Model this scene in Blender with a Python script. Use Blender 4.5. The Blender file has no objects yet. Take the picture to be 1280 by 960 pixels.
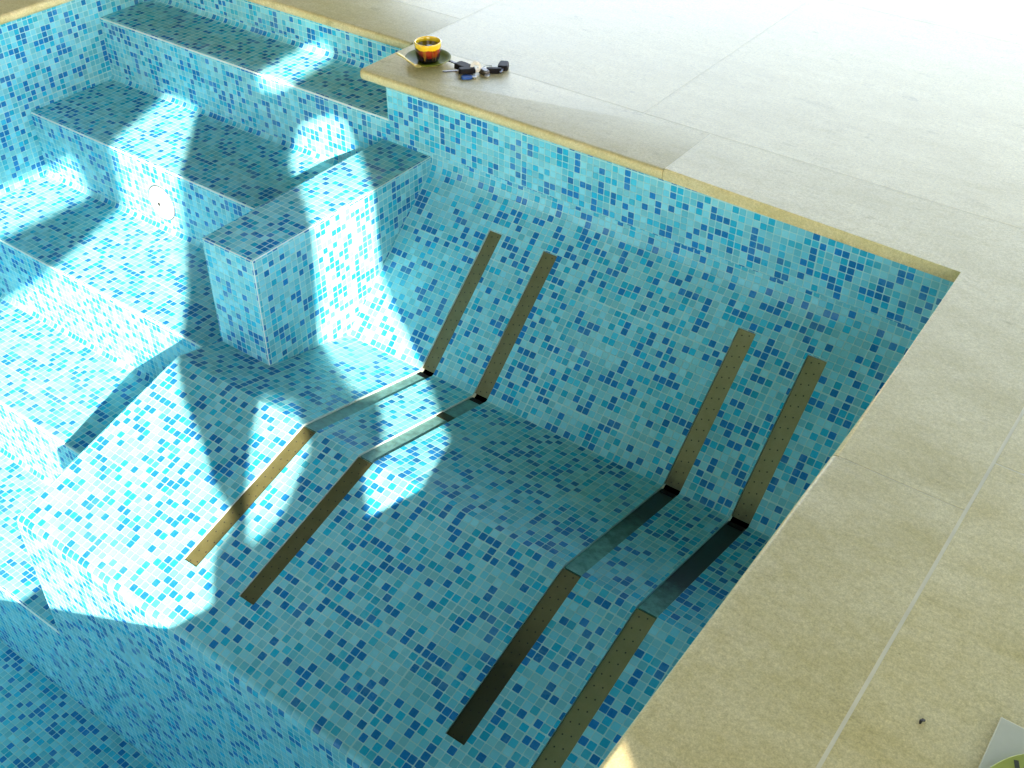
import bpy, bmesh, math, random
from mathutils import Vector, Matrix
random.seed(7)
R = math.radians
sc = bpy.context.scene
COL = sc.collection

# ---------------------------------------------------------------- helpers
def tag(o, label=None, cat=None, group=None, kind=None):
    if label: o['label'] = label
    if cat: o['category'] = cat
    if group: o['group'] = group
    if kind: o['kind'] = kind
    return o

class MB:
    """collects vertices / faces (with uv in metres and a material slot)"""
    def __init__(s):
        s.v = []; s.f = []; s.uv = []; s.m = []; s.sm = []
    def face(s, pts, uv=None, m=0, smooth=False):
        i = len(s.v); s.v += [tuple(p) for p in pts]
        s.f.append(tuple(range(i, i + len(pts))))
        if uv is None:
            a = Vector(pts[1]) - Vector(pts[0]); n = Vector((0, 0, 0))
            for k in range(1, len(pts) - 1):
                n += (Vector(pts[k]) - Vector(pts[0])).cross(Vector(pts[k + 1]) - Vector(pts[0]))
            n = [abs(c) for c in n]
            k = n.index(max(n))
            uv = [((p[1], p[2]), (p[0], p[2]), (p[0], p[1]))[k] for p in pts]
        s.uv.append(list(uv)); s.m.append(m); s.sm.append(smooth)
    def box(s, x0, x1, y0, y1, z0, z1, m=0):
        c = lambda i, j, k: ((x0, x1)[i], (y0, y1)[j], (z0, z1)[k])
        for q in (((0,0,0),(0,1,0),(1,1,0),(1,0,0)), ((0,0,1),(1,0,1),(1,1,1),(0,1,1)),
                  ((0,0,0),(1,0,0),(1,0,1),(0,0,1)), ((1,1,0),(0,1,0),(0,1,1),(1,1,1)),
                  ((0,1,0),(0,0,0),(0,0,1),(0,1,1)), ((1,0,0),(1,1,0),(1,1,1),(1,0,1))):
            s.face([c(*t) for t in q], m=m)
    def build(s, name, mats, parent=None, weld=True):
        me = bpy.data.meshes.new(name)
        me.from_pydata(s.v, [], s.f)
        if not isinstance(mats, (list, tuple)): mats = [mats]
        for t in mats: me.materials.append(t)
        uvl = me.uv_layers.new(name='UVMap')
        for p, u, m, sm in zip(me.polygons, s.uv, s.m, s.sm):
            p.material_index = m; p.use_smooth = sm
            for li, c in zip(p.loop_indices, u): uvl.data[li].uv = c
        if weld:
            bm = bmesh.new(); bm.from_mesh(me)
            bmesh.ops.remove_doubles(bm, verts=bm.verts, dist=1e-5)
            bmesh.ops.recalc_face_normals(bm, faces=bm.faces)
            bm.to_mesh(me); bm.free()
        o = bpy.data.objects.new(name, me); COL.objects.link(o)
        if parent: o.parent = parent
        return o

def bm_obj(name, bm, mat, parent=None, smooth=False):
    me = bpy.data.meshes.new(name); bm.to_mesh(me); bm.free()
    for t in (mat if isinstance(mat, (list, tuple)) else [mat]): me.materials.append(t)
    if smooth:
        for p in me.polygons: p.use_smooth = True
    o = bpy.data.objects.new(name, me); COL.objects.link(o)
    if parent: o.parent = parent
    return o

def empty(name, loc=(0, 0, 0), rz=0):
    o = bpy.data.objects.new(name, None); COL.objects.link(o)
    o.location = loc; o.rotation_euler = (0, 0, rz); o.empty_display_size = .1
    return o

def lathe(name, prof, mat, parent=None, n=48, loc=(0, 0, 0), smooth=True):
    bm = bmesh.new(); rings = []
    for r, z in prof:
        if r < 1e-6: rings.append([bm.verts.new((0, 0, z))])
        else: rings.append([bm.verts.new((r*math.cos(2*math.pi*k/n), r*math.sin(2*math.pi*k/n), z)) for k in range(n)])
    for a, b in zip(rings, rings[1:]):
        for k in range(n):
            q = [a[k % len(a)], a[(k+1) % len(a)], b[(k+1) % len(b)], b[k % len(b)]]
            u = []
            for w in q:
                if w not in u: u.append(w)
            if len(u) > 2: bm.faces.new(u)
    bmesh.ops.recalc_face_normals(bm, faces=bm.faces)
    o = bm_obj(name, bm, mat, parent, smooth); o.location = loc
    return o

def tube(name, pts, rad, mat, parent=None, n=10, closed=False, flat=1.0):
    """round (or flattened) bar along a polyline"""
    bm = bmesh.new(); rings = []
    P = [Vector(p) for p in pts]; N = len(P)
    rads = rad if isinstance(rad, (list, tuple)) else [rad]*N
    for i, p in enumerate(P):
        a = P[(i-1) % N] if (i > 0 or closed) else p
        b = P[(i+1) % N] if (i < N-1 or closed) else p
        t = (b - a).normalized()
        up = Vector((0, 0, 1)) if abs(t.z) < .95 else Vector((1, 0, 0))
        x = t.cross(up).normalized(); y = x.cross(t)
        rings.append([bm.verts.new(p + rads[i]*(math.cos(2*math.pi*k/n)*x + flat*math.sin(2*math.pi*k/n)*y)) for k in range(n)])
    M = N if closed else N-1
    for i in range(M):
        a, b = rings[i], rings[(i+1) % N]
        for k in range(n): bm.faces.new((a[k], a[(k+1) % n], b[(k+1) % n], b[k]))
    if not closed: bm.faces.new(rings[0]); bm.faces.new(rings[-1])
    bmesh.ops.recalc_face_normals(bm, faces=bm.faces)
    return bm_obj(name, bm, mat, parent, True)

def slab_bm(outline, h, bevel=.0, seg=2, z=0):
    """flat plate with a polygon outline"""
    bm = bmesh.new()
    vs = [bm.verts.new((x, y, z)) for x, y in outline]
    f = bm.faces.new(vs)
    r = bmesh.ops.extrude_face_region(bm, geom=[f])
    top = [e for e in r['geom'] if isinstance(e, bmesh.types.BMVert)]
    for v in top: v.co.z += h
    bmesh.ops.recalc_face_normals(bm, faces=bm.faces)
    if bevel:
        bmesh.ops.bevel(bm, geom=[e for e in bm.edges if abs(e.verts[0].co.z - e.verts[1].co.z) < 1e-6 and e.verts[0].co.z > z + h*.5],
                        offset=bevel, segments=seg, affect='EDGES', profile=.5)
    return bm

def fillet(pts, radii, seg=5):
    """polyline with rounded corners"""
    out = []
    n = len(pts)
    for i, p in enumerate(pts):
        r = radii[i]
        if i == 0 or i == n-1 or r == 0: out.append(Vector(p)); continue
        p = Vector(p); a = (Vector(pts[i-1]) - p).normalized(); b = (Vector(pts[i+1]) - p).normalized()
        th = a.angle(b); t = r/math.tan(th/2)
        c = p + (a + b).normalized()*(r/math.sin(th/2))
        s, e = p + a*t - c, p + b*t - c
        ang = s.angle(e)
        for k in range(seg+1):
            w = k/seg
            out.append(c + (s*math.sin((1-w)*ang) + e*math.sin(w*ang))/math.sin(ang))
    return out

# ---------------------------------------------------------------- materials
class NT:
    def __init__(s, name):
        s.mat = bpy.data.materials.new(name); s.mat.use_nodes = True
        s.t = s.mat.node_tree; s.b = s.t.nodes['Principled BSDF']
    def n(s, typ, **kw):
        o = s.t.nodes.new(typ)
        for k, v in kw.items():
            if k == 'ins':
                for a, b in v.items():
                    if isinstance(b, bpy.types.NodeSocket): s.t.links.new(b, o.inputs[a])
                    else: o.inputs[a].default_value = b
            else: setattr(o, k, v)
        return o
    def math(s, op, a, b=None, c=None, clamp=False):
        ins = {0: a}
        if b is not None: ins[1] = b
        if c is not None: ins[2] = c
        return s.n('ShaderNodeMath', operation=op, use_clamp=clamp, ins=ins).outputs[0]
    def mix(s, f, a, b, blend='MIX'):
        o = s.n('ShaderNodeMix', data_type='RGBA', blend_type=blend)
        for k, v in ((0, f), (6, a), (7, b)):
            if isinstance(v, bpy.types.NodeSocket): s.t.links.new(v, o.inputs[k])
            else: o.inputs[k].default_value = v if k == 0 else (*v, 1)
        return o.outputs[2]
    def ramp(s, fac, stops, interp='LINEAR'):
        o = s.n('ShaderNodeValToRGB'); s.t.links.new(fac, o.inputs[0])
        cr = o.color_ramp; cr.interpolation = interp
        while len(cr.elements) < len(stops): cr.elements.new(.5)
        for e, (p, c) in zip(cr.elements, stops): e.position = p; e.color = (*c, 1) if len(c) == 3 else c
        return o.outputs[0]
    def noise(s, vec, scale, detail=3, rough=.5, dims='3D'):
        o = s.n('ShaderNodeTexNoise', noise_dimensions=dims, ins={'Vector': vec, 'Scale': scale, 'Detail': detail, 'Roughness': rough})
        return o.outputs[0]
    def set(s, **kw):
        for k, v in kw.items():
            k = k.replace('_', ' ')
            if isinstance(v, bpy.types.NodeSocket): s.t.links.new(v, s.b.inputs[k])
            else: s.b.inputs[k].default_value = (*v, 1) if isinstance(v, tuple) and len(v) == 3 else v
    def bump(s, h, dist, strength=1):
        o = s.n('ShaderNodeBump', ins={'Height': h, 'Distance': dist, 'Strength': strength})
        s.t.links.new(o.outputs[0], s.b.inputs['Normal'])

PITCH = .0218
def mosaic(name, off=(0., 0.), seed=0.):
    t = NT(name)
    uv = t.n('ShaderNodeUVMap', uv_map='UVMap').outputs[0]
    sxyz = t.n('ShaderNodeSeparateXYZ', ins={0: uv})
    us = t.math('DIVIDE', t.math('ADD', sxyz.outputs[0], 20.0 + off[0]), PITCH)
    vs = t.math('DIVIDE', t.math('ADD', sxyz.outputs[1], 20.0 + off[1]), PITCH)
    iu, iv = t.math('FLOOR', us), t.math('FLOOR', vs)
    cell = t.n('ShaderNodeCombineXYZ', ins={0: iu, 1: iv, 2: seed}).outputs[0]
    wn = t.n('ShaderNodeTexWhiteNoise', noise_dimensions='3D', ins={'Vector': cell})
    cell2 = t.n('ShaderNodeVectorMath', operation='ADD', ins={0: cell, 1: (37.3, 91.7, 5.1)}).outputs[0]
    wn2 = t.n('ShaderNodeTexWhiteNoise', noise_dimensions='3D', ins={'Vector': cell2})
    w2 = t.n('ShaderNodeSeparateColor', ins={0: wn2.outputs[1]})
    # tiny irregularity in how each piece sits in its bed, wider joint between the glued sheets
    fu = t.math('SUBTRACT', t.math('FRACT', us), .5); fv = t.math('SUBTRACT', t.math('FRACT', vs), .5)
    fu = t.math('ADD', fu, t.math('MULTIPLY', t.math('SUBTRACT', w2.outputs[0], .5), .05))
    fv = t.math('ADD', fv, t.math('MULTIPLY', t.math('SUBTRACT', w2.outputs[1], .5), .05))
    def sheet(i, f):
        first = t.math('LESS_THAN', t.math('MODULO', i, 15.0), .5)
        return t.math('SUBTRACT', t.math('ABSOLUTE', t.math('SUBTRACT', f, t.math('MULTIPLY', first, .045))), t.math('MULTIPLY', first, -.045))
    au, av = sheet(iu, fu), sheet(iv, fv)
    r = .13; h = .45
    qu = t.math('MAXIMUM', t.math('SUBTRACT', au, h - r), 0.0); qv = t.math('MAXIMUM', t.math('SUBTRACT', av, h - r), 0.0)
    d = t.math('SQRT', t.math('ADD', t.math('MULTIPLY', qu, qu), t.math('MULTIPLY', qv, qv)))
    mask = t.n('ShaderNodeMapRange', interpolation_type='SMOOTHSTEP', ins={0: d, 1: r - .03, 2: r + .02, 3: 1.0, 4: 0.0}).outputs[0]
    col = t.ramp(wn.outputs[0], [(0, (.001, .145, .44)), (.20, (.008, .39, .60)), (.315, (.05, .46, .62)), (.385, (.14, .53, .65)), (.56, (.195, .575, .67)), (.80, (.225, .605, .68))], 'CONSTANT')
    jit = t.n('ShaderNodeMapRange', ins={0: w2.outputs[2], 3: .82, 4: 1.14}).outputs[0]
    jc = t.n('ShaderNodeCombineColor', ins={0: jit, 1: jit, 2: jit}).outputs[0]
    col = t.mix(1.0, col, jc, 'MULTIPLY')
    # glass body: faint cloudy variation inside every piece, lime film in patches
    geo = t.n('ShaderNodeNewGeometry').outputs[0]
    cl = t.noise(geo, 160, 2)
    col = t.mix(t.math('MULTIPLY', cl, .22), col, (.12, .54, .66))
    film = t.ramp(t.noise(geo, 5.5, 5, .65), [(.52, (0, 0, 0)), (.78, (1, 1, 1))])
    col = t.mix(t.math('MULTIPLY', film, .22), col, (.34, .63, .64))
    gn = t.noise(geo, 9, 4)
    gcol = t.mix(gn, (.25, .55, .55), (.48, .75, .77))
    col = t.mix(mask, gcol, col)
    t.set(Base_Color=col, Roughness=t.math('ADD', t.math('MULTIPLY', mask, -.38), t.math('ADD', .62, t.math('MULTIPLY', film, .2))),
          Specular_IOR_Level=.2)
    tilt = t.math('ADD', t.math('MULTIPLY', fu, t.math('SUBTRACT', w2.outputs[1], .5)), t.math('MULTIPLY', fv, t.math('SUBTRACT', w2.outputs[0], .5)))
    t.bump(t.math('ADD', mask, t.math('MULTIPLY', tilt, .5)), .0012, .8)
    return t.mat

def stone(name, c1, c2, c3, rough=.46, seed=0., joint=None):
    t = NT(name)
    co = t.n('ShaderNodeTexCoord').outputs['Object']
    oi = t.n('ShaderNodeObjectInfo').outputs['Random']
    p = t.n('ShaderNodeVectorMath', operation='ADD', ins={0: co, 1: (seed, seed*.7, 0)}).outputs[0]
    w = t.noise(p, 1.3, 4, .6)
    st = t.n('ShaderNodeVectorMath', operation='MULTIPLY', ins={0: p, 1: (1, 2.2, 1)}).outputs[0]
    big = t.noise(st, 3.2, 6, .62)
    fine = t.noise(p, 42, 5, .7)
    speck = t.noise(p, 130, 4, .75)
    grain = t.noise(p, 330, 2, .7)
    col = t.mix(t.ramp(big, [(.32, (0, 0, 0)), (.68, (1, 1, 1))]), c1, c2)
    col = t.mix(t.math('MULTIPLY', t.ramp(fine, [(.42, (0, 0, 0)), (.72, (1, 1, 1))]), .45), col, c3)
    col = t.mix(t.math('MULTIPLY', w, .25), col, c2)
    vein = t.ramp(t.noise(st, 7.5, 8, .72), [(.60, (0, 0, 0)), (.68, (1, 1, 1)), (.72, (0, 0, 0))])
    blot = t.ramp(t.noise(st, 2.3, 6, .75), [(.58, (0, 0, 0)), (.74, (1, 1, 1))])
    col = t.mix(t.math('MULTIPLY', blot, .42), col, tuple(c*.72 for c in c3))
    col = t.mix(t.math('MULTIPLY', vein, .42), col, tuple(c*.55 for c in c3))
    pv = t.n('ShaderNodeTexVoronoi', ins={'Vector': p, 'Scale': 26.0})
    pit = t.n('ShaderNodeMapRange', ins={0: pv.outputs['Distance'], 1: .02, 2: .075, 3: 1.0, 4: 0.0}).outputs[0]
    pit = t.math('MULTIPLY', pit, t.math('GREATER_THAN', fine, .56))
    col = t.mix(t.math('MULTIPLY', pit, .45), col, tuple(c*.45 for c in c3))
    gr = t.math('MULTIPLY', t.n('ShaderNodeMapRange', ins={0: grain, 1: .25, 2: .75, 3: .80, 4: 1.18}).outputs[0], t.n('ShaderNodeMapRange', ins={0: speck, 1: .25, 2: .75, 3: .74, 4: 1.22}).outputs[0])
    col = t.mix(1.0, col, t.n('ShaderNodeCombineColor', ins={0: gr, 1: gr, 2: gr}).outputs[0], 'MULTIPLY')
    t.set(Base_Color=col, Roughness=t.math('ADD', t.math('MULTIPLY', big, .22), rough - .11), Specular_IOR_Level=.33)
    t.bump(t.math('SUBTRACT', t.math('ADD', t.math('MULTIPLY', fine, .6), t.math('MULTIPLY', grain, .3)), pit), .0009, .55)
    return t.mat

def plain(name, col, rough=.5, metal=0., var=.15, scale=60., spec=.5, bump=.0003):
    t = NT(name)
    co = t.n('ShaderNodeTexCoord').outputs['Object']
    nz = t.noise(co, scale, 4, .6)
    c = t.mix(nz, tuple(max(0, x*(1-var)) for x in col), tuple(min(1, x*(1+var)) for x in col))
    t.set(Base_Color=c, Roughness=t.math('ADD', t.math('MULTIPLY', nz, .15), max(.02, rough-.07)), Metallic=metal, Specular_IOR_Level=spec)
    if bump: t.bump(nz, bump, .6)
    return t.mat

def plate_mat(name, c1, c2, stain):
    """perforated stone plate: u across (0..width), v along"""
    t = NT(name)
    uv = t.n('ShaderNodeUVMap', uv_map='UVMap').outputs[0]
    s = t.n('ShaderNodeSeparateXYZ', ins={0: uv})
    u, v = s.outputs[0], s.outputs[1]
    side = t.math('GREATER_THAN', u, .026)
    cu = t.math('ADD', .016, t.math('MULTIPLY', side, .020))
    vv = t.math('ADD', v, t.math('MULTIPLY', side, .006))
    fr = t.math('MULTIPLY', t.math('SUBTRACT', t.math('FRACT', t.math('DIVIDE', vv, .033)), .5), .033)
    du = t.math('SUBTRACT', u, cu)
    d = t.math('SQRT', t.math('ADD', t.math('MULTIPLY', du, du), t.math('MULTIPLY', fr, fr)))
    hole = t.n('ShaderNodeMapRange', ins={0: d, 1: .0016, 2: .0024, 3: 1.0, 4: 0.0}).outputs[0]
    geo = t.n('ShaderNodeNewGeometry').outputs[0]
    a = t.noise(geo, 30, 5, .7); g = t.noise(geo, 300, 3, .7)
    col = t.mix(t.ramp(a, [(.3, (0, 0, 0)), (.7, (1, 1, 1))]), c1, c2)
    col = t.mix(t.math('MULTIPLY', g, .35), col, tuple(x*.6 for x in c1))
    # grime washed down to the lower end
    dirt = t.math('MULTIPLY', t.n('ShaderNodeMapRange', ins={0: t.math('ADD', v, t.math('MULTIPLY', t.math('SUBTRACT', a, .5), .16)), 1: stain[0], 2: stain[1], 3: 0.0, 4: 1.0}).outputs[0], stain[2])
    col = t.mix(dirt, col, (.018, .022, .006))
    col = t.mix(hole, col, (.004, .005, .003))
    t.set(Base_Color=col, Roughness=.55)
    t.bump(t.math('SUBTRACT', t.math('MULTIPLY', g, .4), hole), .0015, .7)
    return t.mat

M = {}
M['tile'] = mosaic('glass_mosaic', (0, 0), 0)
M['tile_b'] = mosaic('glass_mosaic_steps', (.006, .004), 3)
M['tile_c'] = mosaic('glass_mosaic_wall', (.011, .009), 8)
M['grout'] = plain('white_grout', (.62, .74, .70), .7, var=.12, scale=40)
M['stone'] = stone('limestone', (.50, .43, .185), (.65, .585, .345), (.40, .32, .11), .38)
M['stone_deck'] = stone('limestone_deck', (.53, .45, .195), (.68, .61, .36), (.42, .34, .12), .36, 3.1)
M['joint'] = plain('joint_mortar', (.74, .69, .50), .45, var=.1, spec=.5)
M['joint_pale'] = plain('pale_joint_mortar', (.66, .62, .46), .8, var=.22, scale=14)
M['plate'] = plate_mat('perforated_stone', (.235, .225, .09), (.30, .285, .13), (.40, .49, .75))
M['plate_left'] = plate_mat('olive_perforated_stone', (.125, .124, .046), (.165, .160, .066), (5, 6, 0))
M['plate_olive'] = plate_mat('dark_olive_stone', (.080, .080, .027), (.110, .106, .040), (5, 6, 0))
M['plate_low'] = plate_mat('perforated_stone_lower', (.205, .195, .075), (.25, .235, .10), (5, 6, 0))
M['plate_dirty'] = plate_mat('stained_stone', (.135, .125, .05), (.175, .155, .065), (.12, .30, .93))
M['channel'] = plain('channel_bed', (.12, .29, .28), .55, var=.75, scale=55, bump=.003)
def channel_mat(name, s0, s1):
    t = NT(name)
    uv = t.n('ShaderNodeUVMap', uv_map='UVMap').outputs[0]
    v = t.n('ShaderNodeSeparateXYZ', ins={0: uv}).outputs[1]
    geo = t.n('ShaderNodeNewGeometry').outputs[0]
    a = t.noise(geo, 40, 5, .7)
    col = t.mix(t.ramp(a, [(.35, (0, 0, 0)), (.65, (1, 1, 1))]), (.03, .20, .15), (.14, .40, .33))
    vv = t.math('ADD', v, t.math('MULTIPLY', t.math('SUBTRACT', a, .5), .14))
    bed_shade = t.n('ShaderNodeMapRange', ins={0: vv, 1: s0, 2: s1, 3: .97, 4: 0.0}).outputs[0]  # deep shade painted into the bed colour, black at the back end
    col = t.mix(bed_shade, col, (.006, .010, .004))
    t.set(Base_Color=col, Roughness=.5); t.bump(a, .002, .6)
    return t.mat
M['channel_mid'] = channel_mat('half_shaded_channel_bed', .16, .42)
M['channel_dark'] = channel_mat('dark_shaded_channel_bed', .34, .52)
M['black'] = plain('black_plastic', (.005, .005, .006), .55, var=.2, scale=200, spec=.15)
M['white_plastic'] = plain('white_plastic', (.70, .70, .66), .35, var=.05, scale=80)
M['steel'] = plain('steel', (.55, .54, .50), .28, 1., var=.15, scale=200)
M['dark_steel'] = plain('dark_key_metal', (.10, .09, .08), .35, .9, var=.3, scale=200)
M['brass'] = plain('yellow_metal', (.78, .66, .22), .35, .25, var=.1, scale=120)
M['blue'] = plain('blue_fob', (.005, .06, .26), .4, var=.15, scale=150)
M['coffee'] = plain('black_coffee', (.022, .010, .004), .06, var=.4, scale=60, bump=0)
M['saucer'] = plain('olive_glaze', (.15, .17, .012), .5, var=.2, scale=40, spec=.2)
M['lid'] = plain('yellow_green_lid', (.26, .30, .02), .5, var=.2, scale=30)
M['frame_grey'] = plain('pale_grey_plastic', (.46, .47, .36), .5, var=.08, scale=40)
M['slot'] = plain('dark_slot', (.02, .025, .004), .7)
M['plaster'] = plain('cream_plaster', (.56, .57, .33), .85, var=.06, scale=6)
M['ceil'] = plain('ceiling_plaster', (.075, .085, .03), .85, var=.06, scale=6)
M['earth'] = plain('outdoor_paving', (.13, .18, .055), .9, var=.25, scale=3)
M['shade_ring'] = plain('shade_ring_grey', (.07, .09, .10), .6)
M['leaf'] = plain('dark_leaf', (.012, .010, .006), .6, var=.3, scale=300)

def cup_mat():
    t = NT('cup_glaze')
    co = t.n('ShaderNodeTexCoord').outputs['Object']
    s = t.n('ShaderNodeSeparateXYZ', ins={0: co})
    ang = t.math('ARCTAN2', s.outputs[1], s.outputs[0])
    # yellow rim running down in drips, dark brown body with a red flash on one side
    wob = t.noise(t.n('ShaderNodeVectorMath', operation='MULTIPLY', ins={0: co, 1: (60, 60, 8)}).outputs[0], 1.0, 3)
    lim = t.math('SUBTRACT', .0545, t.math('MULTIPLY', wob, .012))
    rim = t.n('ShaderNodeMapRange', ins={0: t.math('SUBTRACT', s.outputs[2], lim), 1: -.002, 2: .002}).outputs[0]
    flash = t.math('COSINE', t.math('SUBTRACT', ang, -.62))
    flash = t.ramp(t.math('MULTIPLY', flash, t.n('ShaderNodeMapRange', ins={0: s.outputs[2], 1: .010, 2: .038}).outputs[0]),
                   [(.30, (.006, .004, .010)), (.62, (.13, .010, .005)), (.95, (.27, .030, .005))])
    drip = t.ramp(t.noise(t.n('ShaderNodeVectorMath', operation='MULTIPLY', ins={0: co, 1: (70, 70, 7)}).outputs[0], 1.0, 2), [(.60, (0, 0, 0)), (.70, (1, 1, 1))])
    col = t.mix(t.math('MULTIPLY', drip, .35), flash, (.36, .25, .02))
    col = t.mix(rim, col, (.74, .50, .012))
    t.set(Base_Color=col, Roughness=.13, Coat_Weight=.5, Coat_Roughness=.05)
    return t.mat
M['cup'] = cup_mat()

# ---------------------------------------------------------------- dimensions (metres, pool edge corner = origin)
XL, XA, XB, XR, XW = -3.434, -1.955, -1.738, .06, -1.93
YW, YREC = .046, .312
Y2, Y3, Y4, YE, YA = -.350, -.765, -1.157, -1.551, -.758
Z1, Z2, Z3, Z4, Z5, ZF, ZB = -.169, -.423, -.693, -.995, -1.280, -1.678, -.250
BS, SF = (-.417, -.711), (-.921, -.589)
FE = (YE, -.777)
NEAR = -6.0

# ---------------------------------------------------------------- extruded tiled profiles
def prism(mb, prof, x0, x1, v0=0., m=0, back=None, caps=True, mcap=0, trim=()):
    """prof: (y,z) list seen tiled; back: extra (y,z) points that close the solid"""
    v = v0
    for a, b in zip(prof, prof[1:]):
        l = math.hypot(b[0]-a[0], b[1]-a[1])
        mb.face([(x0, a[0], a[1]), (x0, b[0], b[1]), (x1, b[0], b[1]), (x1, a[0], a[1])],
                [(x0, v), (x0, v+l), (x1, v+l), (x1, v)], 1 if prof.index(a) in trim else m, True)
        v += l
    if back:
        q = [prof[-1]] + list(back) + [prof[0]]
        for a, b in zip(q, q[1:]):
            mb.face([(x0, a[0], a[1]), (x0, b[0], b[1]), (x1, b[0], b[1]), (x1, a[0], a[1])], m=mcap)
        if caps:
            loop = list(prof) + list(back)
            for x in (x0, x1):
                mb.face([(x, p[0], p[1]) for p in loop], [(p[0], p[1]) for p in loop], mcap)

def smooth_by_angle(o, ang=35):
    me = o.data
    bm = bmesh.new(); bm.from_mesh(me)
    for e in bm.edges:
        e.smooth = len(e.link_faces) == 2 and e.calc_face_angle(0) < R(ang)
    bm.to_mesh(me); bm.free()

# ---- steps
def step(yb, yf, zt, zn, x0, x1, label, zlow=None, cove=.028, nose=.010):
    prof = fillet([(yb, zt + cove), (yb, zt), (yf, zt), (yf, zn + (cove if zlow is None else 0))], [0, cove, nose, 0])
    mb = MB()
    l = .0
    zz = zn - .06 if zlow is None else zlow
    prism(mb, [tuple(p) for p in prof], x0, x1, v0=0., back=[(yf + .004, prof[-1][1]), (yf + .004, zz), (yb + .003, zz), (yb + .003, zt + cove)], trim=(9, 10))
    o = mb.build('pool_step', [M['tile_b'], M['grout']]); smooth_by_angle(o)
    tag(o, label, 'pool step', 'tiled steps down into the pool')
    return o
step(YREC, YW, Z1, Z2, XL, XW + .016, 'topmost mosaic step in the recess under the coping, ending below the cup corner')
step(YW, Y2, Z2, Z3, XL, XA, 'second mosaic step from the top, above the round white inlet')
step(Y2, Y3, Z3, Z4, XL, XA, 'third mosaic step from the top, sunlit, running into the foot of the pedestal')
step(Y3, Y4, Z4, Z5, XL, XA, 'fourth mosaic step from the top, beside the left edge of the lounger')
step(Y4, YE, Z5, ZF, XL, XA, 'lowest mosaic step, its front in shade above the dark pool floor', zlow=ZF - .05)

# ---- pool shell walls
def wall(name, pts_uv, label, mat):
    mb = MB()
    for pts, uv in pts_uv: mb.face(pts, uv)
    o = mb.build(name, mat, weld=False); tag(o, label, 'wall'); return o
def wall_box(name, x0, x1, y0, y1, z0, z1, label, mat='tile_c'):
    mb = MB(); mb.box(x0, x1, y0, y1, z0, z1)
    o = mb.build(name, M[mat]); tag(o, label, 'wall', 'tiled pool walls'); return o
TOPZ = -.031
wall_box('pool_wall', XL-.15, XL-.001, NEAR, YREC+.15, ZF-.05, TOPZ, 'blue mosaic wall closing the left ends of the steps')
wall_box('pool_wall', XL, XW+.15, YREC+.002, YREC+.15, -.45, TOPZ, 'low mosaic wall behind the topmost step, under the coping')
wall_box('pool_wall', XR+.001, XR+.15, NEAR, YW+.15, ZF-.05, TOPZ, 'mosaic wall under the right hand coping edge')
wall_box('pool_wall', XL-.15, XR+.15, NEAR-.15, NEAR-.002, ZF-.05, TOPZ, 'mosaic wall at the near end of the pool')
# back wall above the lounger: front face plane y = YW, rounded outer corner at the recess
mb = MB()
r = .016
zb_ = -.262
pr = [(XR, YW)] + [(XW + r - r*math.sin(a), YW + r - r*math.cos(a)) for a in [R(k*15) for k in range(7)]] + [(XW, YREC)]
l = 0
for a, b in zip(pr, pr[1:]):
    d = math.hypot(b[0]-a[0], b[1]-a[1])
    uu = lambda t: -t + XR
    mb.face([(a[0], a[1], TOPZ), (b[0], b[1], TOPZ), (b[0], b[1], zb_), (a[0], a[1], zb_)],
            [(uu(l), TOPZ), (uu(l+d), TOPZ), (uu(l+d), zb_), (uu(l), zb_)], 0, True)
    l += d
# closing faces and the part running down behind the pedestal
mb.face([(p[0], p[1], zb_) for p in pr] + [(XR, YREC, zb_)], m=0)
mb.face([(p[0], p[1], TOPZ) for p in pr] + [(XR, YREC, TOPZ)], m=0)
mb.face([(XW, YREC, TOPZ), (XR, YREC, TOPZ), (XR, YREC, zb_), (XW, YREC, zb_)])
mb.face([(XR, YW, TOPZ), (XR, YREC, TOPZ), (XR, YREC, zb_), (XR, YW, zb_)])
o = mb.build('pool_wall', M['tile_c']); smooth_by_angle(o)
tag(o, 'long mosaic back wall above the lounger, under the coping with cup and keys', 'wall', 'tiled pool walls')
# floor
mb = MB(); mb.box(XL, XR, NEAR, YE+.05, ZF-.06, ZF)
tag(mb.build('pool_floor', M['tile']), kind='structure')

# ---- pedestal block between steps and lounger
bm = bmesh.new()
bmesh.ops.create_cube(bm, size=1)
for v in bm.verts:
    v.co = Vector((XA if v.co.x < 0 else XB, YA if v.co.y < 0 else YW + .02, -.80 if v.co.z < 0 else ZB))
bmesh.ops.bevel(bm, geom=[e for e in bm.edges if max(e.verts[0].co.y, e.verts[1].co.y) < YW or (e.verts[0].co.z > -.5 and e.verts[1].co.z > -.5)],
                offset=.0065, segments=3, affect='EDGES', profile=.5)
uvl = bm.loops.layers.uv.new('UVMap')
for f in bm.faces:
    n = f.normal; k = max(range(3), key=lambda i: abs(n[i])); f.smooth = True; f.material_index = 0 if abs(n[k]) > .93 else 1
    for lp in f.loops:
        c = lp.vert.co
        lp[uvl].uv = ((c.y - YA + 5*PITCH, c.z - ZB), (c.x - XA, c.z - ZB), (c.x - XA, c.y - YA))[k]
for e in bm.edges: e.smooth = e.calc_face_angle(0) < R(32)
o = bm_obj('tiled_pedestal', bm, [M['tile'], M['grout']])
tag(o, 'square mosaic pedestal standing between the pool steps and the lounger', 'pedestal')

# ---- lounger: continuous rounded profile cut by four long slots
lounger = empty('lounger_bench', (0, 0, 0))
tag(lounger, 'wide built-in mosaic lounger with two pairs of long perforated stone strips', 'lounger')
SL = [(-1.424, -1.374), (-1.214, -1.161), (-.538, -.484), (-.327, -.270)]
raw = [(YW, -.262), (YW, -.284), BS, SF, FE, (YE, ZF - .02)]
prof = [tuple(p) for p in fillet(raw, [0, .10, .010, .014, .030, 0], 6)]
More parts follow.
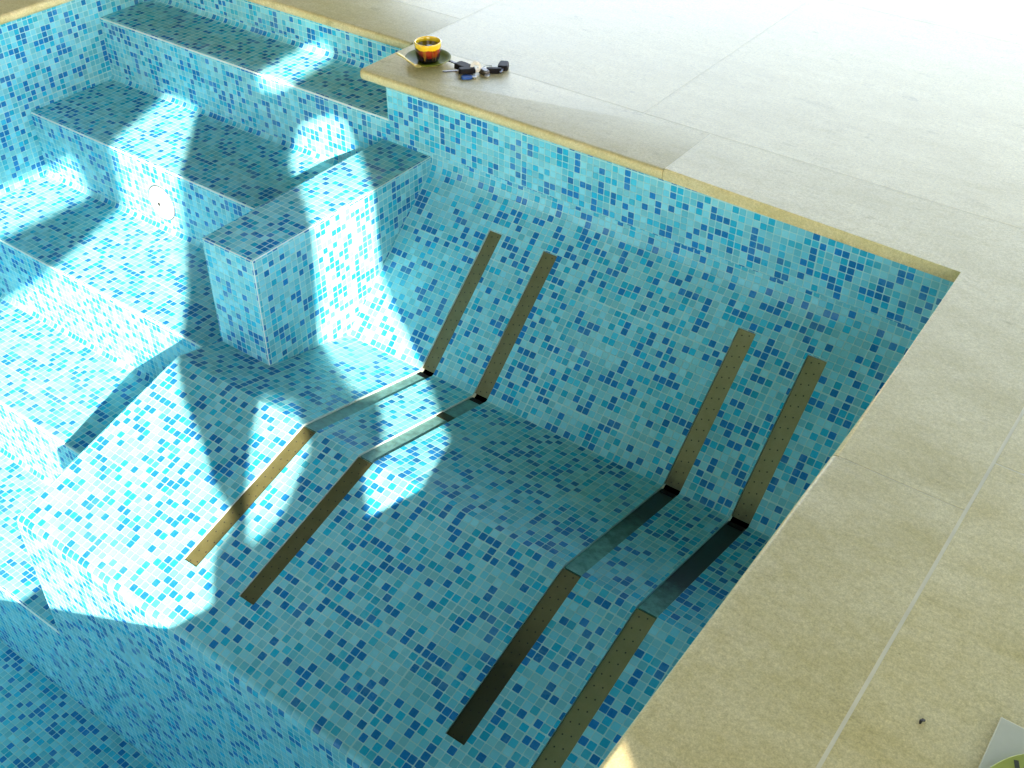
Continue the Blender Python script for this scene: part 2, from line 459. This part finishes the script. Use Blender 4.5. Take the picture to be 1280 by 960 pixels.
# arclength
cum = [0.]
for a, b in zip(prof, prof[1:]): cum.append(cum[-1] + math.hypot(b[0]-a[0], b[1]-a[1]))
def at_s(s):
    for i in range(len(prof)-1):
        if s <= cum[i+1] + 1e-9:
            w = (s - cum[i])/(cum[i+1]-cum[i]); a, b = prof[i], prof[i+1]
            return (a[0]+(b[0]-a[0])*w, a[1]+(b[1]-a[1])*w)
def s_near(y, z):
    best = None
    for i in range(len(prof)-1):
        a, b = prof[i], prof[i+1]; dx, dy = b[0]-a[0], b[1]-a[1]; L2 = dx*dx+dy*dy
        w = max(0, min(1, ((y-a[0])*dx+(z-a[1])*dy)/L2))
        d = math.hypot(a[0]+dx*w-y, a[1]+dy*w-z)
        if best is None or d < best[0]: best = (d, cum[i]+w*math.sqrt(L2))
    return best[1]
S_top, S_bs, S_sf, S_low, S_fe = s_near(-.073, -.347), s_near(*BS), s_near(*SF), s_near(-1.393, -.730), s_near(*FE)
def cuts(lo, hi):
    s = sorted(set([lo, hi] + [c for c in cum if lo < c < hi] + [c for c in (S_top, S_bs, S_sf, S_low) if lo < c < hi]))
    out = [s[0]]
    for c in s[1:]:
        if c - out[-1] > 1e-5: out.append(c)
    return out
def nrm(s):
    e = .0015; a, b = at_s(max(0, s-e)), at_s(min(cum[-1]-1e-6, s+e))
    t = Vector((b[0]-a[0], b[1]-a[1])).normalized(); return (-t.y, t.x)       # points into the bench
xs = [XA] + [x for p in SL for x in p] + [XR]
OUT = -1
tst = nrm(S_sf + .2)
if tst[1] > 0: OUT = 1     # make inward normal point down
def inward(s, d):
    p = at_s(s); n = nrm(s); k = 1 if n[1] < 0 or (abs(n[1]) < .2 and n[0] > 0) else -1
    if s < S_top: k = 1 if n[0] > 0 else -1
    return (p[0] + k*n[0]*d, p[1] + k*n[1]*d)
DEPTH = .020; CH = .006
def bench_part(name, lo, hi, slots, cap=True):
    mb = MB(); ss = cuts(lo, hi)
    for a, b in zip(ss, ss[1:]):
        pa, pb = at_s(a), at_s(b)
        mid = .5*(a+b)
        for i in range(len(xs)-1):
            inslot = slots and i % 2 == 1 and S_top < mid < S_low
            x0, x1 = xs[i], xs[i+1]
            if not inslot:
                mb.face([(x0, *pa), (x0, *pb), (x1, *pb), (x1, *pa)], [(x0, a), (x0, b), (x1, b), (x1, a)], 0, True)
            else:
                ia, ib = inward(a, DEPTH), inward(b, DEPTH)
                for x in (x0, x1):
                    mb.face([(x, *pa), (x, *pb), (x, *ib), (x, *ia)], m=1)
    if slots:
        for sx in (S_top, S_low):
            if lo - 1e-6 <= sx <= hi + 1e-6:
                p, q = at_s(sx), inward(sx, DEPTH)
                for (x0, x1) in SL:
                    mb.face([(x0, *p), (x1, *p), (x1, *q), (x0, *q)], m=1)
    o = mb.build(name, [M['tile'], M['grout']], lounger, weld=True)
    smooth_by_angle(o, 30)
    return o
bench_part('backrest', 0, S_bs, True)
bench_part('seat', S_bs, S_sf, True)
bench_part('leg_rest', S_sf, s_near(YE + .045, -.764), True)
bench_part('front_panel', s_near(YE + .045, -.764), cum[-1], False)
mb = MB()
for x in (XA + .001, XR - .001):
    mb = MB(); loop = prof + [(YW, ZF - .02)]
    mb.face([(x, p[0], p[1]) for p in loop], [(p[0], p[1]) for p in loop])
    mb.build('side_panel', M['tile'], lounger, weld=False)

def strip_plate(name, k, s0, s1, d, mat, parent, th=.012, wgap=.0015, bevel=True):
    """stone plate lying in the slot, top face d below the tile surface"""
    mb = MB(); x0, x1 = SL[k][0]+wgap, SL[k][1]-wgap; w = x1-x0
    n = 10
    ss = [s0 + (s1-s0)*i/n for i in range(n+1)]
    for a, b in zip(ss, ss[1:]):
        pa, pb, qa, qb = inward(a, d), inward(b, d), inward(a, d+th), inward(b, d+th)
        mb.face([(x0, *pa), (x0, *pb), (x1, *pb), (x1, *pa)], [(0, a-s0), (0, b-s0), (w, b-s0), (w, a-s0)])
        for x, u in ((x0, 0), (x1, w)):
            mb.face([(x, *pa), (x, *pb), (x, *qb), (x, *qa)], [(u, a-s0), (u, b-s0), (u, b-s0), (u, a-s0)])
        mb.face([(x0, *qa), (x0, *qb), (x1, *qb), (x1, *qa)], [(0, a-s0), (0, b-s0), (w, b-s0), (w, a-s0)])
    for s in (s0, s1):
        mb.face([(x0, *inward(s, d)), (x1, *inward(s, d)), (x1, *inward(s, d+th)), (x0, *inward(s, d+th))], [(0, 9)]*4)
    return mb.build(name, mat, parent)
for k in range(4):
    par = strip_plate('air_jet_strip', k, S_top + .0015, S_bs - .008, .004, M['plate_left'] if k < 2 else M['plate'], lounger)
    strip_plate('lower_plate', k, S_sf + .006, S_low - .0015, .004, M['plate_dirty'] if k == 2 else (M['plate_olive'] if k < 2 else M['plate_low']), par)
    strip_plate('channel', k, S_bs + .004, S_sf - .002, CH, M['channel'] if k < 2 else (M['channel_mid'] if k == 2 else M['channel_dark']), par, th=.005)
    if k == 2: par['label'] = 'strip with a dark stained lower plate'
    # short dark stub of pipe in the second channel, and outlet hole at the top end of each channel
    hole = strip_plate('inlet_hole', k, S_bs + .006, S_bs + .024, CH - .0025, M['black'], par, th=.0025, wgap=.006)
    if k == 1:
        strip_plate('channel_gap', k, S_bs + .150, S_bs + .182, CH - .0025, M['slot'], par, th=.0025, wgap=.001)

# ---- white inlet on the riser of the third step
inlet = empty('inlet_cover', (-2.707, Y2 - .0005, -.576)); inlet.rotation_euler = (R(90), 0, 0)
tag(inlet, 'round white plastic inlet cover on the riser below the second step', 'inlet cover')
lathe('flange', [(0, -.004), (.064, -.004), (.066, .002), (.063, .006), (.050, .009), (.048, .0075), (.022, .011), (.012, .0115), (0, .0115)], M['white_plastic'], inlet)
lathe('shade_ring', [(.064, -.004), (.0705, -.004), (.0705, .0016), (.0655, .0018), (.064, .0005)], M['shade_ring'], inlet)  # dark ring added as painted shading to outline the flange
lathe('screw', [(0, .0112), (.0075, .0112), (.0075, .0135), (.006, .0145), (0, .0145)], M['dark_steel'], inlet, n=20)

# ---------------------------------------------------------------- deck and coping stones
def coping(x0, x1, y0, y1, noses, label, mat='stone', round_corner=None, top=0., thick=.034):
    bm = bmesh.new()
    vs = [bm.verts.new((x, y, z)) for z in (top - thick, top) for x, y in ((x0, y0), (x1, y0), (x1, y1), (x0, y1))]
    for q in ((3, 2, 1, 0), (4, 5, 6, 7), (0, 1, 5, 4), (1, 2, 6, 5), (2, 3, 7, 6), (3, 0, 4, 7)): bm.faces.new([vs[i] for i in q])
    bm.edges.ensure_lookup_table()
    side = {'s': (0, 1), 'e': (1, 2), 'n': (2, 3), 'w': (3, 0)}
    def edge(a, b): return bm.edges.get((vs[a], vs[b]))
    if round_corner is not None:
        c = {'sw': 0, 'se': 1, 'ne': 2, 'nw': 3}[round_corner]
        bmesh.ops.bevel(bm, geom=[bm.edges.get((vs[c], vs[c+4]))], offset=.02, segments=5, affect='EDGES', profile=.5)
    g = []; fine = []
    for e in bm.edges:
        a, b = e.verts[0].co, e.verts[1].co
        if abs(a.z - b.z) > 1e-6: continue
        m = (a + b)/2; hit = False
        for s_ in noses:
            if (s_ == 's' and m.y < y0 + .018 and m.x < x1 - .01) or (s_ == 'n' and m.y > y1 - .001) or (s_ == 'e' and m.x > x1 - .001) or (s_ == 'w' and m.x < x0 + .018 and m.y < y1 - .01): hit = True
        (g if hit else fine).append(e)
    bmesh.ops.bevel(bm, geom=g, offset=.0125, segments=4, affect='EDGES', profile=.5)
    bm.edges.ensure_lookup_table()
    for f in bm.faces: f.smooth = True
    for e in bm.edges: e.smooth = e.calc_face_angle(0) < R(35)
    bmesh.ops.recalc_face_normals(bm, faces=bm.faces)
    o = bm_obj('coping_stone', bm, M[mat])
    tag(o, label, 'coping stone', 'limestone coping stones along the pool edge')
    return o
G = .0022
coping(-2.0, -.855 - G/2, 0, .280, 'sw', 'limestone coping stone carrying the yellow rimmed cup and the keys', round_corner='sw')
def coping_poly(outline, nose, label, thick=.034):
    bm = bmesh.new(); n = len(outline)
    lo = [bm.verts.new((x, y, -thick)) for x, y in outline]; hi = [bm.verts.new((x, y, 0)) for x, y in outline]
    bm.faces.new(lo[::-1]); bm.faces.new(hi)
    for i in range(n): bm.faces.new((lo[i], lo[(i+1) % n], hi[(i+1) % n], hi[i]))
    g = [bm.edges.get((q[i], q[i+1])) for q in (lo, hi) for i in nose]
    bmesh.ops.bevel(bm, geom=g, offset=.0135, segments=5, affect='EDGES', profile=.5)
    for f in bm.faces: f.smooth = True
    for e in bm.edges: e.smooth = len(e.link_faces) == 2 and e.calc_face_angle(0) < R(35)
    bmesh.ops.recalc_face_normals(bm, faces=bm.faces)
    o = bm_obj('coping_stone', bm, M['stone']); tag(o, label, 'coping stone', 'limestone coping stones along the pool edge'); return o
coping_poly([(-.855 + G/2, 0), (0, 0), (0, -.815 + G/2), (.262, -.815 + G/2), (.262, .280), (-.855 + G/2, .280)], [0, 1],
            'long L-shaped limestone coping stone turning the far right pool corner')
coping(0, .262, -2.3, -.815 - G/2, 'w', 'limestone coping stone on the right edge, in the foreground by the skimmer cover')
coping(0, .262, -6.3, -2.3 - G, 'w', 'limestone coping stone on the right edge, behind the viewer')
coping(-3.60, -2.0 - G, .268, .546, 's', 'limestone coping stone behind the topmost step recess')
coping(-3.60, -3.325, -2.6, .268 - G, 'e', 'limestone coping stone on the left pool edge at the far top corner')
coping(-3.60, -3.325, -6.3, -2.6 - G, 'e', 'limestone coping stone on the left pool edge, nearer than the steps')
coping(-3.325 + G, -G, -6.3, -6.0, 'n', 'limestone coping stone along the near pool edge')

# paving slabs round the coping: one deck sheet of slabs on a mortar bed
HX0, HX1, HY0, HY1 = -8.0, 2.2, -12.0, 5.6
mb = MB()
def slabs(x0, x1, y0, y1, gx, gy, offs, g=.003):
    y = y0; row = 0
    while y < y1 - 1e-4:
        ye = min(y + gy, y1); x = x0 - offs[row % len(offs)]
        while x < x1 - 1e-4:
            a, b = max(x, x0), min(x + gx, x1)
            if b - a > .01: mb.box(a + g/2, b - g/2, y + g/2, ye - g/2, -.03, 0, 0)
            x += gx
        y = ye; row += 1
def bed(x0, x1, y0, y1, m=1): mb.box(x0, x1, y0, y1, -.028, -.0004, m)
slabs(-2.0, .262, .2815, HY1, 2.27, 1.25, [1.355, .2], .002)
slabs(-8.0, -2.0, .5475, HY1, 2.27, 1.05, [.4, 1.5])
slabs(.2665, HX1, HY0, HY1, 1.05, 2.27, [0], .004)
slabs(-8.0, -3.6015, HY0, .546, .60, .60, [0, .3])
slabs(-3.6, .262, HY0, -6.3015, .60, .60, [0, .3])
bed(-1.97, HX1, .0145, HY1); bed(-8.0, -1.97, .284, HY1); bed(.0145, HX1, HY0, .0145, 2); bed(-8.0, -3.38, HY0, .33); bed(-3.38, .04, HY0, -6.05)
tag(mb.build('deck', [M['stone_deck'], M['joint'], M['joint_pale']], weld=False), kind='structure')
# body of ground under the deck, open where the pool is
mb = MB()
for q in ((-8, -3.6, HY0, 5.6), (.22, 2.2, HY0, 5.6), (-3.6, .22, .47, 5.6), (-3.6, .22, HY0, -6.2)): mb.box(*q, -.12, -.08)
tag(mb.build('subfloor', M['earth'], weld=False), kind='structure')
# ground outside reaching to the horizon
mb = MB(); B = 150
for q in ((-B, B, 5.6, B), (-B, B, -B, HY0), (-B, -8, HY0, 5.6), (2.2, B, HY0, 5.6)):
    mb.face([(q[0], q[2], -.10), (q[1], q[2], -.10), (q[1], q[3], -.10), (q[0], q[3], -.10)])
tag(mb.build('ground', M['earth'], weld=False), kind='structure')

# ---------------------------------------------------------------- unseen hall round the pool, openings placed for light (behind and above the viewer)
# added openings, outlines shaped from the sun patches they cast (y, z on the wall plane)
OPEN = [
    [(-7.2, 1.15), (-4.37, 1.15), (-4.36, 1.33), (-4.34, 1.39), (-4.26, 1.42), (-4.33, 1.52), (-4.36, 1.62), (-4.42, 1.74), (-4.44, 1.85), (-4.41, 1.95),
     (-4.41, 2.20), (-4.37, 2.40), (-4.28, 2.60), (-4.42, 2.71), (-4.68, 2.62), (-4.69, 2.36), (-4.80, 2.32), (-5.04, 2.25), (-5.35, 2.20), (-7.2, 2.20)],
    [(-7.2, 2.47), (-4.88, 2.46), (-4.92, 2.64), (-7.2, 2.66)],
    [(-3.82, 1.15), (-3.45, 1.15), (-3.46, 1.40), (-3.49, 1.50), (-3.53, 1.62), (-3.56, 1.75), (-3.565, 1.93), (-3.57, 2.20), (-3.60, 2.30), (-3.66, 2.35),
     (-3.78, 2.36), (-3.86, 2.24), (-3.83, 2.06), (-3.84, 1.84), (-3.86, 1.66), (-3.82, 1.58), (-3.76, 1.50), (-3.68, 1.46), (-3.70, 1.40), (-3.80, 1.37)],
    [(-3.95, 2.56), (-3.86, 2.52), (-3.60, 2.55), (-3.60, 2.60), (-3.68, 2.64), (-3.95, 2.62)],
    [(-4.22, 1.36), (-4.10, 1.39), (-3.97, 1.49), (-3.99, 1.58), (-4.12, 1.65), (-4.18, 1.55), (-4.21, 1.46)],
]
HZ = 3.1
def panel(name, outer, holes, to3, thick, mat):
    bm = bmesh.new(); edges = []
    for loop in [outer] + holes:
        vs = [bm.verts.new(to3(*p)) for p in loop]
        edges += [bm.edges.new((vs[i], vs[(i+1) % len(vs)])) for i in range(len(vs))]
    bmesh.ops.triangle_fill(bm, use_beauty=True, use_dissolve=False, edges=edges)
    r = bmesh.ops.extrude_face_region(bm, geom=bm.faces[:])
    for v in r['geom']:
        if isinstance(v, bmesh.types.BMVert): v.co += Vector(thick)
    bmesh.ops.recalc_face_normals(bm, faces=bm.faces)
    o = bm_obj(name, bm, mat); tag(o, kind='structure'); return o
side_holes = list(OPEN)
side_holes.append([(-11.8, .02), (-7.35, .02), (-7.35, 2.95), (-11.8, 2.95)])  # this and the next openings are added to let in fill light
side_holes.append([(1.0, .02), (2.5, .02), (2.5, 2.9), (1.0, 2.9)])
side_holes.append([(-7.3, .02), (-3.3, .02), (-3.3, .90), (-7.3, .90)])
side_holes.append([(-1.0, .02), (.8, .02), (.8, .75), (-1.0, .75)])
panel('sun_mask_wall', [(HY0, -.1), (3.0, -.1), (3.0, HZ), (HY0, HZ)], side_holes, lambda y, z: (HX1, y, z), (.008, 0, 0), M['plaster'])  # unseen wall, cut to shape the sunlight
panel('wall_near', [(HX0, -.1), (HX1, -.1), (HX1, HZ), (HX0, HZ)], [[(-7.7, .03), (-5.0, .03), (-5.0, 2.9), (-7.7, 2.9)]], lambda x, z: (x, HY0, z), (0, -.12, 0), M['plaster'])
panel('wall_far', [(HX0, -.1), (-4.6, -.1), (-4.6, HZ), (HX0, HZ)], [], lambda x, z: (x, 3.0, z), (0, .12, 0), M['plaster'])  # unseen wall stub, its width set to shade the deck by the cup
panel('wall_left', [(HY0, -.1), (3.0, -.1), (3.0, HZ), (HY0, HZ)], [], lambda y, z: (HX0, y, z), (-.12, 0, 0), M['plaster'])
mb = MB(); mb.box(HX0 - .3, HX1 + .3, -7.6, 3.0, HZ + .002, HZ + .15); mb.box(-2.4, HX1 + .3, HY0 - .3, -7.602, HZ + .002, HZ + .15)  # near left part of the roof left open for fill skylight
tag(mb.build('ceiling', M['ceil'], weld=False), kind='structure')

# ---------------------------------------------------------------- cup, saucer, spoon
SX, SY = -1.853, .186
sau = lathe('saucer', [(0, .003), (.030, .003), (.036, 0), (.041, 0), (.044, .004), (.066, .011), (.0755, .0165), (.0762, .018), (.0745, .0185), (.062, .0135), (.044, .008), (.030, .007), (0, .007)],
            M['saucer'], loc=(SX, SY, .0), n=64)
tag(sau, 'glossy olive green saucer under the coffee cup on the coping corner', 'saucer')
cup = empty('coffee_cup', (SX + .004, SY - .004, .0075))
tag(cup, 'dark red brown glazed coffee cup with a thick yellow rim, on its saucer', 'cup')
lathe('body', [(0, .002), (.026, .002), (.028, 0), (.033, .0015), (.0375, .010), (.0405, .024), (.0425, .042), (.0440, .058), (.0445, .0645), (.0430, .0665), (.0405, .0660),
               (.0388, .062), (.0375, .050), (.0355, .030), (.030, .012), (.020, .0075), (0, .007)], M['cup'], cup, n=64)
lathe('coffee', [(0, .0525), (.0374, .0525), (.0376, .0515)], M['coffee'], cup, n=48)
# small loop handle on the side turned away
hp = []
for k in range(13):
    a = R(-80 + 160*k/12); hp.append((-.0405*.55 - .030*math.cos(a)*.55 - .0, .0405*.80 + .030*math.cos(a)*.80, .034 + .017*math.sin(a)))
tube('handle', hp, .0045, M['cup'], cup)
sp = empty('teaspoon', (SX, SY, .0))
tag(sp, 'yellowish metal teaspoon sticking out over the left rim of the saucer', 'spoon')
tube('spoon_handle', [(.008, -.080, .0155+.0035), (-.020, -.074, .0225), (-.045, -.070, .0275), (-.072, -.067, .0315), (-.078, -.0665, .032)],
     [.0030, .0036, .0046, .0056, .0044], M['brass'], sp, n=12, flat=.45)
bm = bmesh.new(); bmesh.ops.create_uvsphere(bm, u_segments=20, v_segments=12, radius=1)
for v in bm.verts:
    v.co = Vector((v.co.x*.016 + .020, v.co.y*.0095 - .080 - .012*0, (.3 if v.co.z > 0 else 1)*v.co.z*.0035 + .0190))
bm_obj('spoon_bowl', bm, M['brass'], sp, True)

# ---------------------------------------------------------------- bunch of keys
kx, ky = -1.684, .228
keys = empty('key_bunch', (kx, ky, 0)); keys.scale = (1.08, 1.08, 1.08)
tag(keys, 'bunch of black headed keys with a white ring tag and a blue fob', 'keys')
def kpart(name, outline, h, z, mat, loc, ang, bevel=.001, parent=keys):
    o = bm_obj(name, slab_bm(outline, h, bevel, 2), mat, parent)
    o.location = (loc[0]-kx, loc[1]-ky, z); o.rotation_euler = (0, 0, ang); return o
def roundrect(w, h, r, n=5):
    pts = []
    for cx, cy, a0 in ((w/2-r, h/2-r, 0), (-w/2+r, h/2-r, 90), (-w/2+r, -h/2+r, 180), (w/2-r, -h/2+r, 270)):
        for k in range(n+1):
            a = R(a0 + 90*k/n); pts.append((cx + r*math.cos(a), cy + r*math.sin(a)))
    return pts
def key(loc, ang, head_w, head_l, blade, z=0., mat='black'):
    hd = kpart('key_head', [(x*head_l, y*head_w) for x, y in ((-.5, -.28), (-.42, -.46), (-.1, -.5), (.3, -.46), (.5, -.34), (.5, .34), (.3, .46), (-.1, .5), (-.42, .46), (-.5, .28))], .015, z, M[mat], loc, ang, .004)
    n = 7; w = .0044
    ol = [(-head_l*.45, -w)] + [(-head_l*.5 - blade*k/n + (blade/n*.5 if k else 0), -w + (.0012 if k % 2 else 0)) for k in range(1, n)] + [(-head_l*.5 - blade, -w*.4), (-head_l*.5 - blade - .002, 0), (-head_l*.5 - blade, w), (-head_l*.45, w)]
    b = bm_obj('key_blade', slab_bm(ol, .0034, .0004, 1, z=.006), M['dark_steel'], hd)
    return hd
d1 = math.atan2(.229-.215, -1.747+1.776)
key((-1.722, .212), math.atan2(.205-.216, .07)+.05, .036, .054, .040, .001)
key((-1.692, .190), math.atan2(.21-.168, .05)+.1, .028, .050, .046, .004)
key((-1.628, .288), R(118), .032, .046, .030, .002)
key((-1.650, .222), R(-20), .022, .034, .018, .0, 'dark_steel')
key((-1.632, .245), R(35), .020, .046, .016, .001, 'black')
# white ring tag
bm = bmesh.new()
ro, ri, n = .0165, .0072, 40
for k in range(n):
    a, b = 2*math.pi*k/n, 2*math.pi*(k+1)/n
    for z0, flip in ((.0, True), (.005, False)):
        q = [bm.verts.new((r_*math.cos(t_), r_*math.sin(t_), z0)) for r_, t_ in ((ri, a), (ro, a), (ro, b), (ri, b))]
        bm.faces.new(q[::-1] if flip else q)
    for r_ in (ro, ri):
        q = [bm.verts.new((r_*math.cos(t_), r_*math.sin(t_), z_)) for t_, z_ in ((a, 0), (b, 0), (b, .005), (a, .005))]
        bm.faces.new(q)
bmesh.ops.remove_doubles(bm, verts=bm.verts, dist=1e-6); bmesh.ops.recalc_face_normals(bm, faces=bm.faces)
o = bm_obj('white_ring_tag', bm, M['white_plastic'], keys, False); o.location = (-1.676-kx, .214-ky, .0165); o.rotation_euler = (R(52), 0, R(38))
kpart('blue_fob', roundrect(.034, .024, .010), .006, .001, M['blue'], (-1.672, .164), R(50), .002)
kpart('fob_edge', roundrect(.012, .020, .004), .005, .0015, M['steel'], (-1.657, .180), R(50), .001)
ring = tube('split_ring', [(.016*math.cos(2*math.pi*k/28), .016*math.sin(2*math.pi*k/28), .009 + .003*math.sin(2*math.pi*k/28)) for k in range(28)], .0012, M['steel'], keys, 8, True)
ring.location = (-1.655-kx, .244-ky, 0)
kpart('small_padlock_key', roundrect(.014, .022, .005), .004, .002, M['steel'], (-1.632, .212), R(20), .001)

# ---------------------------------------------------------------- skimmer cover and the dark speck
sk = empty('skimmer_cover', (.6065, -1.379, 0))
tag(sk, 'square pale grey frame with a round yellow green slotted lid on the right deck', 'skimmer cover')
bm = slab_bm([(x*.150, y*.150) for x, y in ((-1, -1), (1, -1), (1, 1), (-1, 1))], .006, .0015, 2)
bm_obj('frame', bm, M['frame_grey'], sk)
bm = slab_bm([(.1445*math.cos(2*math.pi*k/72), .1445*math.sin(2*math.pi*k/72)) for k in range(72)], .006, .002, 2, z=.0063)
lidob = bm_obj('lid', bm, M['lid'], sk)
mb = MB()
ux, uy = .40, -.917; nx, ny = .917, .40
for k in range(-2, 4):
    c = .045*k - .022
    hl = math.sqrt(max(0, .136**2 - c*c))
    for s0, s1 in ((-hl, -hl + .055), (hl - .055, hl)):
        q = [(nx*(c+e) + ux*s, ny*(c+e) + uy*s) for e, s in ((-.0035, s0), (.0035, s0), (.0035, s1), (-.0035, s1))]
        mb = MB(); mb.face([(x, y, .0127) for x, y in q]); mb.build('slot', M['slot'], lidob, weld=False)
bm = bmesh.new()
P = [(-.0065, -.002), (-.003, .0028), (.003, .0035), (.0068, .0008), (.0045, -.0018), (0, -.0012), (-.004, -.0036)]
sl = slab_bm(P, .0025, .0006, 2)
for v in sl.verts: v.co.z += .0028*(1 - (v.co.x/.007)**2)
o = bm_obj('leaf_scrap', sl, M['leaf']); bm.free(); o.location = (.361, -1.307, .0002); o.rotation_euler = (0, 0, R(52))
tag(o, 'tiny black curled scrap of leaf lying alone on the pale deck', 'leaf scrap')

# ---------------------------------------------------------------- sky, sun, camera
w = bpy.data.worlds.new('World'); sc.world = w; w.use_nodes = True
nt = w.node_tree; bg = nt.nodes['Background']
sky = nt.nodes.new('ShaderNodeTexSky'); sky.sky_type = 'NISHITA'; sky.sun_disc = False
to_sun = Vector((1.9, -1.6, 1.117)).normalized()
el = math.asin(to_sun.z)
sky.sun_elevation = el; sky.sun_rotation = math.atan2(to_sun.x, to_sun.y)
sky.air_density = 1.0; sky.dust_density = .2; sky.ozone_density = 2.6
hs = nt.nodes.new('ShaderNodeMix'); hs.data_type = 'RGBA'; hs.blend_type = 'MULTIPLY'; hs.inputs[0].default_value = 1
hs.inputs[7].default_value = (1.36, 1.0, .82, 1)       # camera balanced for open shade
nt.links.new(sky.outputs[0], hs.inputs[6]); nt.links.new(hs.outputs[2], bg.inputs[0]); bg.inputs[1].default_value = .15
sl = bpy.data.lights.new('sun', 'SUN'); sl.energy = 2.0; sl.angle = R(.42); sl.color = (1, .85, .72)
so = bpy.data.objects.new('sun', sl); COL.objects.link(so)
so.rotation_euler = to_sun.to_track_quat('Z', 'Y').to_euler(); so.location = (6, -5, 5)

cd = bpy.data.cameras.new('camera'); cam = bpy.data.objects.new('camera', cd); COL.objects.link(cam)
cam.location = (.43111, -2.49007, 1.46873); cam.rotation_euler = (R(51.073), R(-.439), R(36.164))
cd.sensor_width = 36; cd.lens = 1382.14/1280*36; cd.clip_start = .02; cd.clip_end = 600
sc.camera = cam
sc.view_settings.view_transform = 'Standard'; sc.view_settings.look = 'None'
sc.view_settings.exposure = 3.4; sc.view_settings.gamma = 1
sc.cycles.use_denoising = True
sc.cycles.max_bounces = 7; sc.cycles.diffuse_bounces = 5; sc.cycles.glossy_bounces = 4
sc.cycles.sample_clamp_indirect = 6
